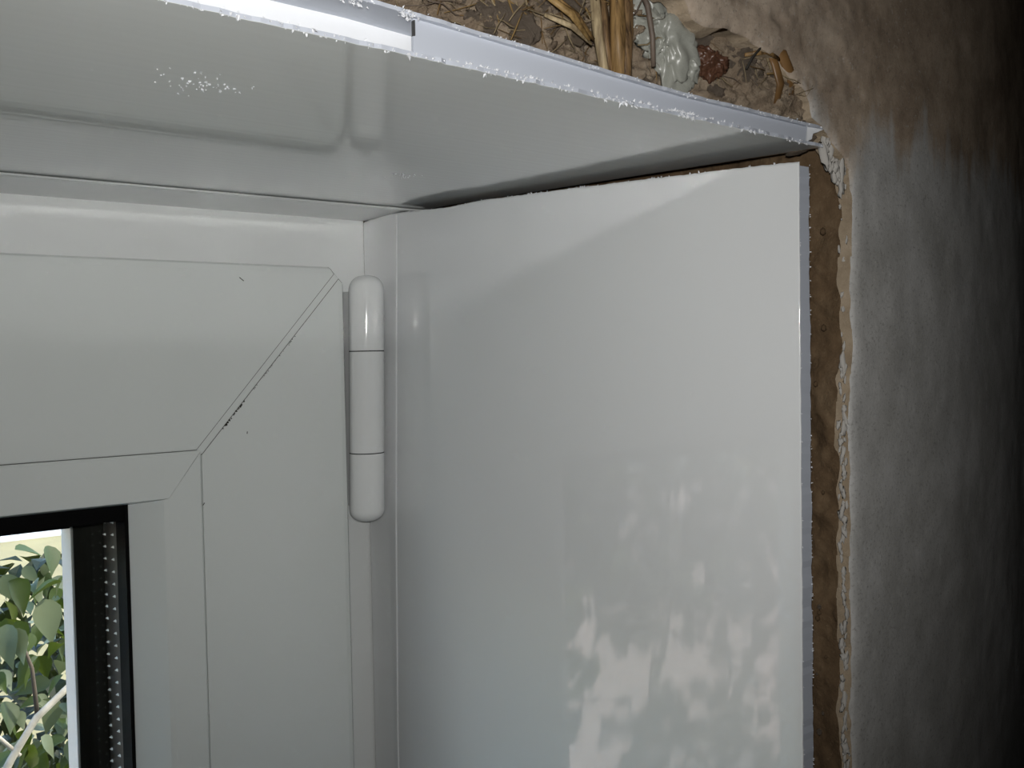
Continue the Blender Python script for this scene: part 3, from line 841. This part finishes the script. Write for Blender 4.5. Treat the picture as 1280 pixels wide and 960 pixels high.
bot_bar('glazing_bead', BEAD, M_sash, win)
# dirt in the mitre and specks on the sash
rr = random.Random(4); v = []; f = []
for k in range(46):
    t = rr.random() ** 0.7
    e = 0.018 + t * 0.029
    e0 = WELD
    p = V((XS - e + 0.0 + rr.gauss(0, 0.00008), -0.01632, ZT - dz_top(e) - e0 * 1.15 + rr.gauss(0, 0.00008)))
    s = rr.uniform(0.00008, 0.00028) * (1.8 if 0.036 < e < 0.047 else 0.8)
    i = len(v); a0 = rr.uniform(0, 6)
    ring = [p + V((math.cos(a0 + q * 1.2566) * s * rr.uniform(.6, 1.3) - s * 0.3, 0, math.sin(a0 + q * 1.2566) * s * rr.uniform(.6, 1.4))) for q in range(5)]
    v += [wp(q) for q in ring] + [wp(p + V((0, -0.0001, 0)))]
    f += [(i + q, i + (q + 1) % 5, i + 5) for q in range(5)]
o = link('dirt_specks', mesh('dirt_specks', v, f), M_dirt, sash); o['kind'] = 'stuff'
for (x0, z0, x1, z1) in ((-0.0568, -0.0266, -0.0553, -0.0278), (-0.0555, -0.0800, -0.0556, -0.0808), (-0.0710, -0.1032, -0.0716, -0.1040)):
    link('scratch', tube_mesh('scratch', [wp((x0, -0.0163, z0)), wp((x1, -0.0163, z1))], 0.00014, 5), M_dirt, sash)
# gaskets and panes
GX_, GZ_ = XS - 0.0773, ZT - dz_top(0.0773)
wbox('gasket', (GX_ - 0.0004, -0.0082, ZB_ + 0.077), (GX_ + 0.004, 0.0038, GZ_ + 0.0002), M_black)
wbox('gasket', (XL_ + 0.075, -0.0075, GZ_ - 0.0052), (GX_ + 0.003, 0.0038, GZ_ + 0.003), M_black)
wbox('glass_pane', (XL_ + 0.07, 0.0040, ZB_ + 0.07), (GX_ + 0.004, 0.0044, GZ_ + 0.004), M_glass)['label'] = 'inner clear glass pane'
wbox('glass_pane', (XL_ + 0.07, 0.0236, ZB_ + 0.07), (GX_ + 0.004, 0.0240, GZ_ + 0.004), M_glass)['label'] = 'outer clear glass pane'
spc = wbox('spacer_bar', (GX_ - 0.0002, 0.0046, ZB_ + 0.07), (GX_ + 0.004, 0.0234, GZ_ + 0.004), M_brown)
wbox('spacer_bar', (XL_ + 0.075, 0.0046, GZ_ - 0.002), (GX_ - 0.0004, 0.0234, GZ_ + 0.004), M_brown)
v = []; f = []
for row, y0 in enumerate((0.0085, 0.0200)):
    z = GZ_ - 0.008 - row * 0.0015
    while z > -0.23:
        i = len(v); x = GX_ - 0.0003
        hy_, hz_ = 0.0006, 0.00042
        v += [wp((x, y0 - hy_, z - hz_)), wp((x, y0 + hy_, z - hz_)), wp((x, y0 + hy_, z + hz_)), wp((x, y0 - hy_, z + hz_)), wp((x - 0.0009, y0 + 0.0003, z))]  # raised points turned to the flash, shaping the glint of each hole
        f += [(i, i + 1, i + 4), (i + 1, i + 2, i + 4), (i + 2, i + 3, i + 4), (i + 3, i, i + 4)]
        z -= 0.0043
o = link('perforations', mesh('perforations', v, f), M_dot, spc, False); o['kind'] = 'stuff'; o['label'] = 'two rows of small punched holes, their glint painted near-white'
wbox('outer_strip', (GX_ - 0.0100, 0.0246, ZB_ + 0.07), (GX_ + 0.006, 0.040, GZ_ + 0.004), M_darkrail, bev=0.0004)
wbox('outer_strip', (XL_ + 0.07, 0.0246, GZ_ - 0.0110), (GX_ - 0.0095, 0.040, GZ_ + 0.004), M_black)
wbox('outer_lip', (GX_ - 0.0109, 0.0243, ZB_ + 0.07), (GX_ - 0.0100, 0.041, GZ_ - 0.0095), M_lip, bev=0.0003)
wbox('outer_strip', (-0.06, 0.0246, WB + 0.03), (-0.0335, 0.06, -0.034), M_sash)
# hinge
hinge = bpy.data.objects.new('hinge', None); COL.objects.link(hinge); hinge.parent = win
def lathe(name, prof, m, n=40, parent=hinge):
    secs = [[wp((HX(z) + r * math.cos(k * math.tau / n), HY(z) + r * math.sin(k * math.tau / n), z)) for k in range(n)] for r, z in prof]
    return loft(name, secs, m, parent, smooth=True)
def HY(z): return -0.0155 - (z + 0.0911) * 0.028
def HX(z): return -0.00855 + (z + 0.0247) * 0.0075
R_ = 0.00665
zt, z1, z2, zb = -0.0243, -0.0527, -0.0910, -0.1172
def dome(z0, dirn, r=R_, h=0.0060, n=9):
    return [(max(0.00005, r * math.sin(t) ** 0.75), z0 + dirn * h * (1 - math.cos(t))) for t in [math.pi / 2 * (i / n) for i in range(n + 1)]]
top = dome(zt, -1); top += [(R_, -0.034), (R_, -0.04), (R_, z1 + 0.0008), (R_, z1 + 0.0004), (R_ - 0.00006, z1 + 0.0002), (R_ - 0.0004, z1 + 0.0001)]
lathe('hinge_cap', top, M_hinge)
lathe('hinge_barrel', [(R_ - 0.0004, z1 - 0.0001), (R_ - 0.00006, z1 - 0.0002), (R_, z1 - 0.0004), (R_, z1 - 0.0008), (R_, -0.07), (R_, z2 + 0.0008), (R_, z2 + 0.0004), (R_ - 0.00006, z2 + 0.0002), (R_ - 0.0004, z2 + 0.0001)], M_hinge)
bot = [(R_ - 0.0004, z2 - 0.0001), (R_ - 0.00006, z2 - 0.0002), (R_, z2 - 0.0004), (R_, z2 - 0.0008), (R_, -0.105), (R_, -0.111)] + dome(zb, 1, h=0.0045)[::-1]
lathe('hinge_cap', bot, M_hinge)
for z in (z1, z2):
    lathe('hinge_joint', [(R_ - 0.0001, z - 0.00028), (R_ - 0.0001, z + 0.00028)], M_seam)
wbox('hinge_leaf', (-0.0125, -0.0125, -0.112), (-0.0045, 0.0005, -0.030), M_hinge, hinge)

# window sill board inside, out of view below
tag(box('trim_1', (WL, YW - 0.02, WB - 0.02), (0.02, 0.0, WB + 0.004), M_trim), 'white window sill board below the sash', 'sill', kind='structure')

# ------------------------------------------------------------------ outdoors
GZ0 = -2.0
tag(box('ground', (-30, 0.09, GZ0 - 0.2), (30, 60, GZ0), M_grass), 'dry yellow-green grass ground outside the window', 'ground', kind='structure')
tag(box('road', (-30, 10.9, GZ0), (30, 16, GZ0 + 0.02), M_road), 'pale sunlit road beyond the grass', 'road', kind='structure')
tag(box('wall_garden', (-30, 16, GZ0), (30, 16.3, GZ0 + 0.9), M_outwall), 'low pale garden wall beyond the road', 'wall', kind='structure')

tag(box('terrace', (-14, 1.9, GZ0), (-1.2, 9.0, GZ0 + 0.015), M_terrace), 'pale pinkish paved terrace beside the shrub', 'paving', kind='structure')
shrub = tag(empty('shrub', (0.05, 1.3, GZ0)), 'leafy green shrub outside the window with pale bare branch', 'shrub')
BO = V(shrub.location)
def leaf_mesh(fold, curl, m):
    v = []; f = []
    prof = [(0, 0.02), (0.08, 0.18), (0.24, 0.29), (0.42, 0.285), (0.64, 0.19), (0.84, 0.075), (1.0, 0.0)]
    for t, w_ in prof:
        zc = -curl * t * t
        v += [(-w_, t, zc + fold * w_), (0, t, zc), (w_, t, zc + fold * w_)]
    for i in range(len(prof) - 1):
        a = i * 3
        f += [(a, a + 1, a + 4, a + 3), (a + 1, a + 2, a + 5, a + 4)]
    me = mesh('leaf', v, f); me.materials.append(m)
    return me
LM = [leaf_mesh(0.35, 0.15, M_leaf), leaf_mesh(0.55, 0.35, M_leaf), leaf_mesh(0.2, 0.25, M_leafpale), leaf_mesh(0.4, 0.1, M_leaf), leaf_mesh(0.3, 0.4, M_leafpale)]
rr = random.Random(21)
def leaf(p, L_, me=None, rot=None):
    o = link('leaf', me or rr.choice(LM), None, shrub)
    o.location = V(p) - BO; o.scale = (L_, L_, L_)
    o.rotation_euler = rot or (rr.uniform(-1.9, 0.2), rr.uniform(-0.7, 0.7), rr.uniform(0, math.tau))
    return o
# leaves that stand out singly
leaf((0.043, 1.0, -0.365), 0.062, LM[2], (-1.35, 0.15, 3.3))
leaf((0.010, 0.98, -0.292), 0.042, LM[0], (-0.3, 0.3, -1.3))
leaf((0.060, 1.05, -0.305), 0.045, LM[3], (-1.0, -0.3, 3.6))
leaf((0.004, 1.0, -0.335), 0.060, LM[1], (-1.3, 0.5, 3.9))
leaf((0.000, 1.0, -0.39), 0.055, LM[4], (-1.0, 0.2, 2.6))
leaf((0.072, 1.0, -0.555), 0.045, LM[2], (-1.1, 0.4, 2.2))
leaf((0.035, 1.0, -0.545), 0.04, LM[2], (-1.1, 0.4, 4.2))
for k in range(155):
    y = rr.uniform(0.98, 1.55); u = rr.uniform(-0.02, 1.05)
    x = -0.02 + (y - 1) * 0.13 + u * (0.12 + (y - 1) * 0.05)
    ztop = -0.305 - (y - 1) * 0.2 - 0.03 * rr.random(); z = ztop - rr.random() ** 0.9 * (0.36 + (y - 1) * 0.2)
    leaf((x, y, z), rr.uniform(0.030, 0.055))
for k in range(125):          # the rest of the shrub, seen only in the gloss of the side panel
    y = rr.uniform(1.0, 1.5); x = rr.uniform(-1.9, -0.75)
    z = -0.24 - 0.46 * rr.random() + 0.04 * math.sin(x * 7)
    leaf((x, y, z), rr.uniform(0.07, 0.13))
def branch(pts, r0, r1, m):
    n = len(pts)
    return link('branch', tube_mesh('branch', [V(p) - BO for p in pts], [r0 + (r1 - r0) * i / (n - 1) for i in range(n)], 8), m, shrub)
branch([(-0.06, 0.97, -0.66), (-0.004, 0.97, -0.553), (0.026, 0.97, -0.508), (0.055, 0.975, -0.487), (0.10, 0.99, -0.457)], 0.0055, 0.004, M_bark)
branch([(0.006, 0.972, -0.552), (-0.03, 0.97, -0.505), (-0.06, 0.97, -0.47)], 0.003, 0.002, M_bark)
branch([(0.028, 0.975, -0.508), (0.026, 0.99, -0.45), (0.012, 1.0, -0.40)], 0.003, 0.0018, M_barkdark)
branch([(0.0, 0.985, -0.58), (0.05, 1.0, -0.60), (0.11, 1.02, -0.61)], 0.003, 0.002, M_barkdark)
branch([(0.05, 1.3, GZ0), (0.04, 1.25, -1.3), (-0.02, 1.1, -0.8), (-0.06, 0.97, -0.66)], 0.02, 0.006, M_barkdark)
for x in (-1.7, -1.35, -1.0, -0.6):
    branch([(x, 1.3, GZ0), (x + 0.05, 1.28, -1.2), (x - 0.05, 1.2, -0.7), (x + rr.uniform(-.1, .1), 1.2, -0.45)], 0.02, 0.005, M_barkdark)
# denser leaves behind, past telling apart, coloured darker for the shade inside the shrub
v = []; f = []
def addleaf(p, L_):
    M_ = Matrix.Translation(V(p) - BO) @ Matrix.Rotation(rr.uniform(0, math.tau), 4, 'Z') @ Matrix.Rotation(rr.uniform(-1.9, 0.3), 4, 'X') @ Matrix.Scale(L_, 4)
    i = len(v)
    for q in ((0, 0, 0), (-0.3, 0.4, 0.1), (0, 0.45, 0), (0.3, 0.4, 0.1), (0, 1, -0.15)):
        v.append(tuple(M_ @ V(q)))
    f.extend([(i, i + 2, i + 1), (i, i + 3, i + 2), (i + 1, i + 2, i + 4), (i + 2, i + 3, i + 4)])
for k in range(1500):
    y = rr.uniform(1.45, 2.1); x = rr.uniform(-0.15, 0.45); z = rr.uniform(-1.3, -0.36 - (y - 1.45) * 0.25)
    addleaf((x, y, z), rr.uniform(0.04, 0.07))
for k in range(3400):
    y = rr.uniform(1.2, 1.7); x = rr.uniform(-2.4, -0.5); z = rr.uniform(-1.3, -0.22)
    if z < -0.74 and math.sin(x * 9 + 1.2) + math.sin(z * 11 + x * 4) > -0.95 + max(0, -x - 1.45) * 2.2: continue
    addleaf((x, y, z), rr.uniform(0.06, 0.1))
o = link('foliage', mesh('foliage', v, f), leafmat('shaded_leaf', (0.006, 0.011, 0.002), (0.014, 0.022, 0.004), (0.03, 0.04, 0.004)), shrub, False); o['kind'] = 'stuff'
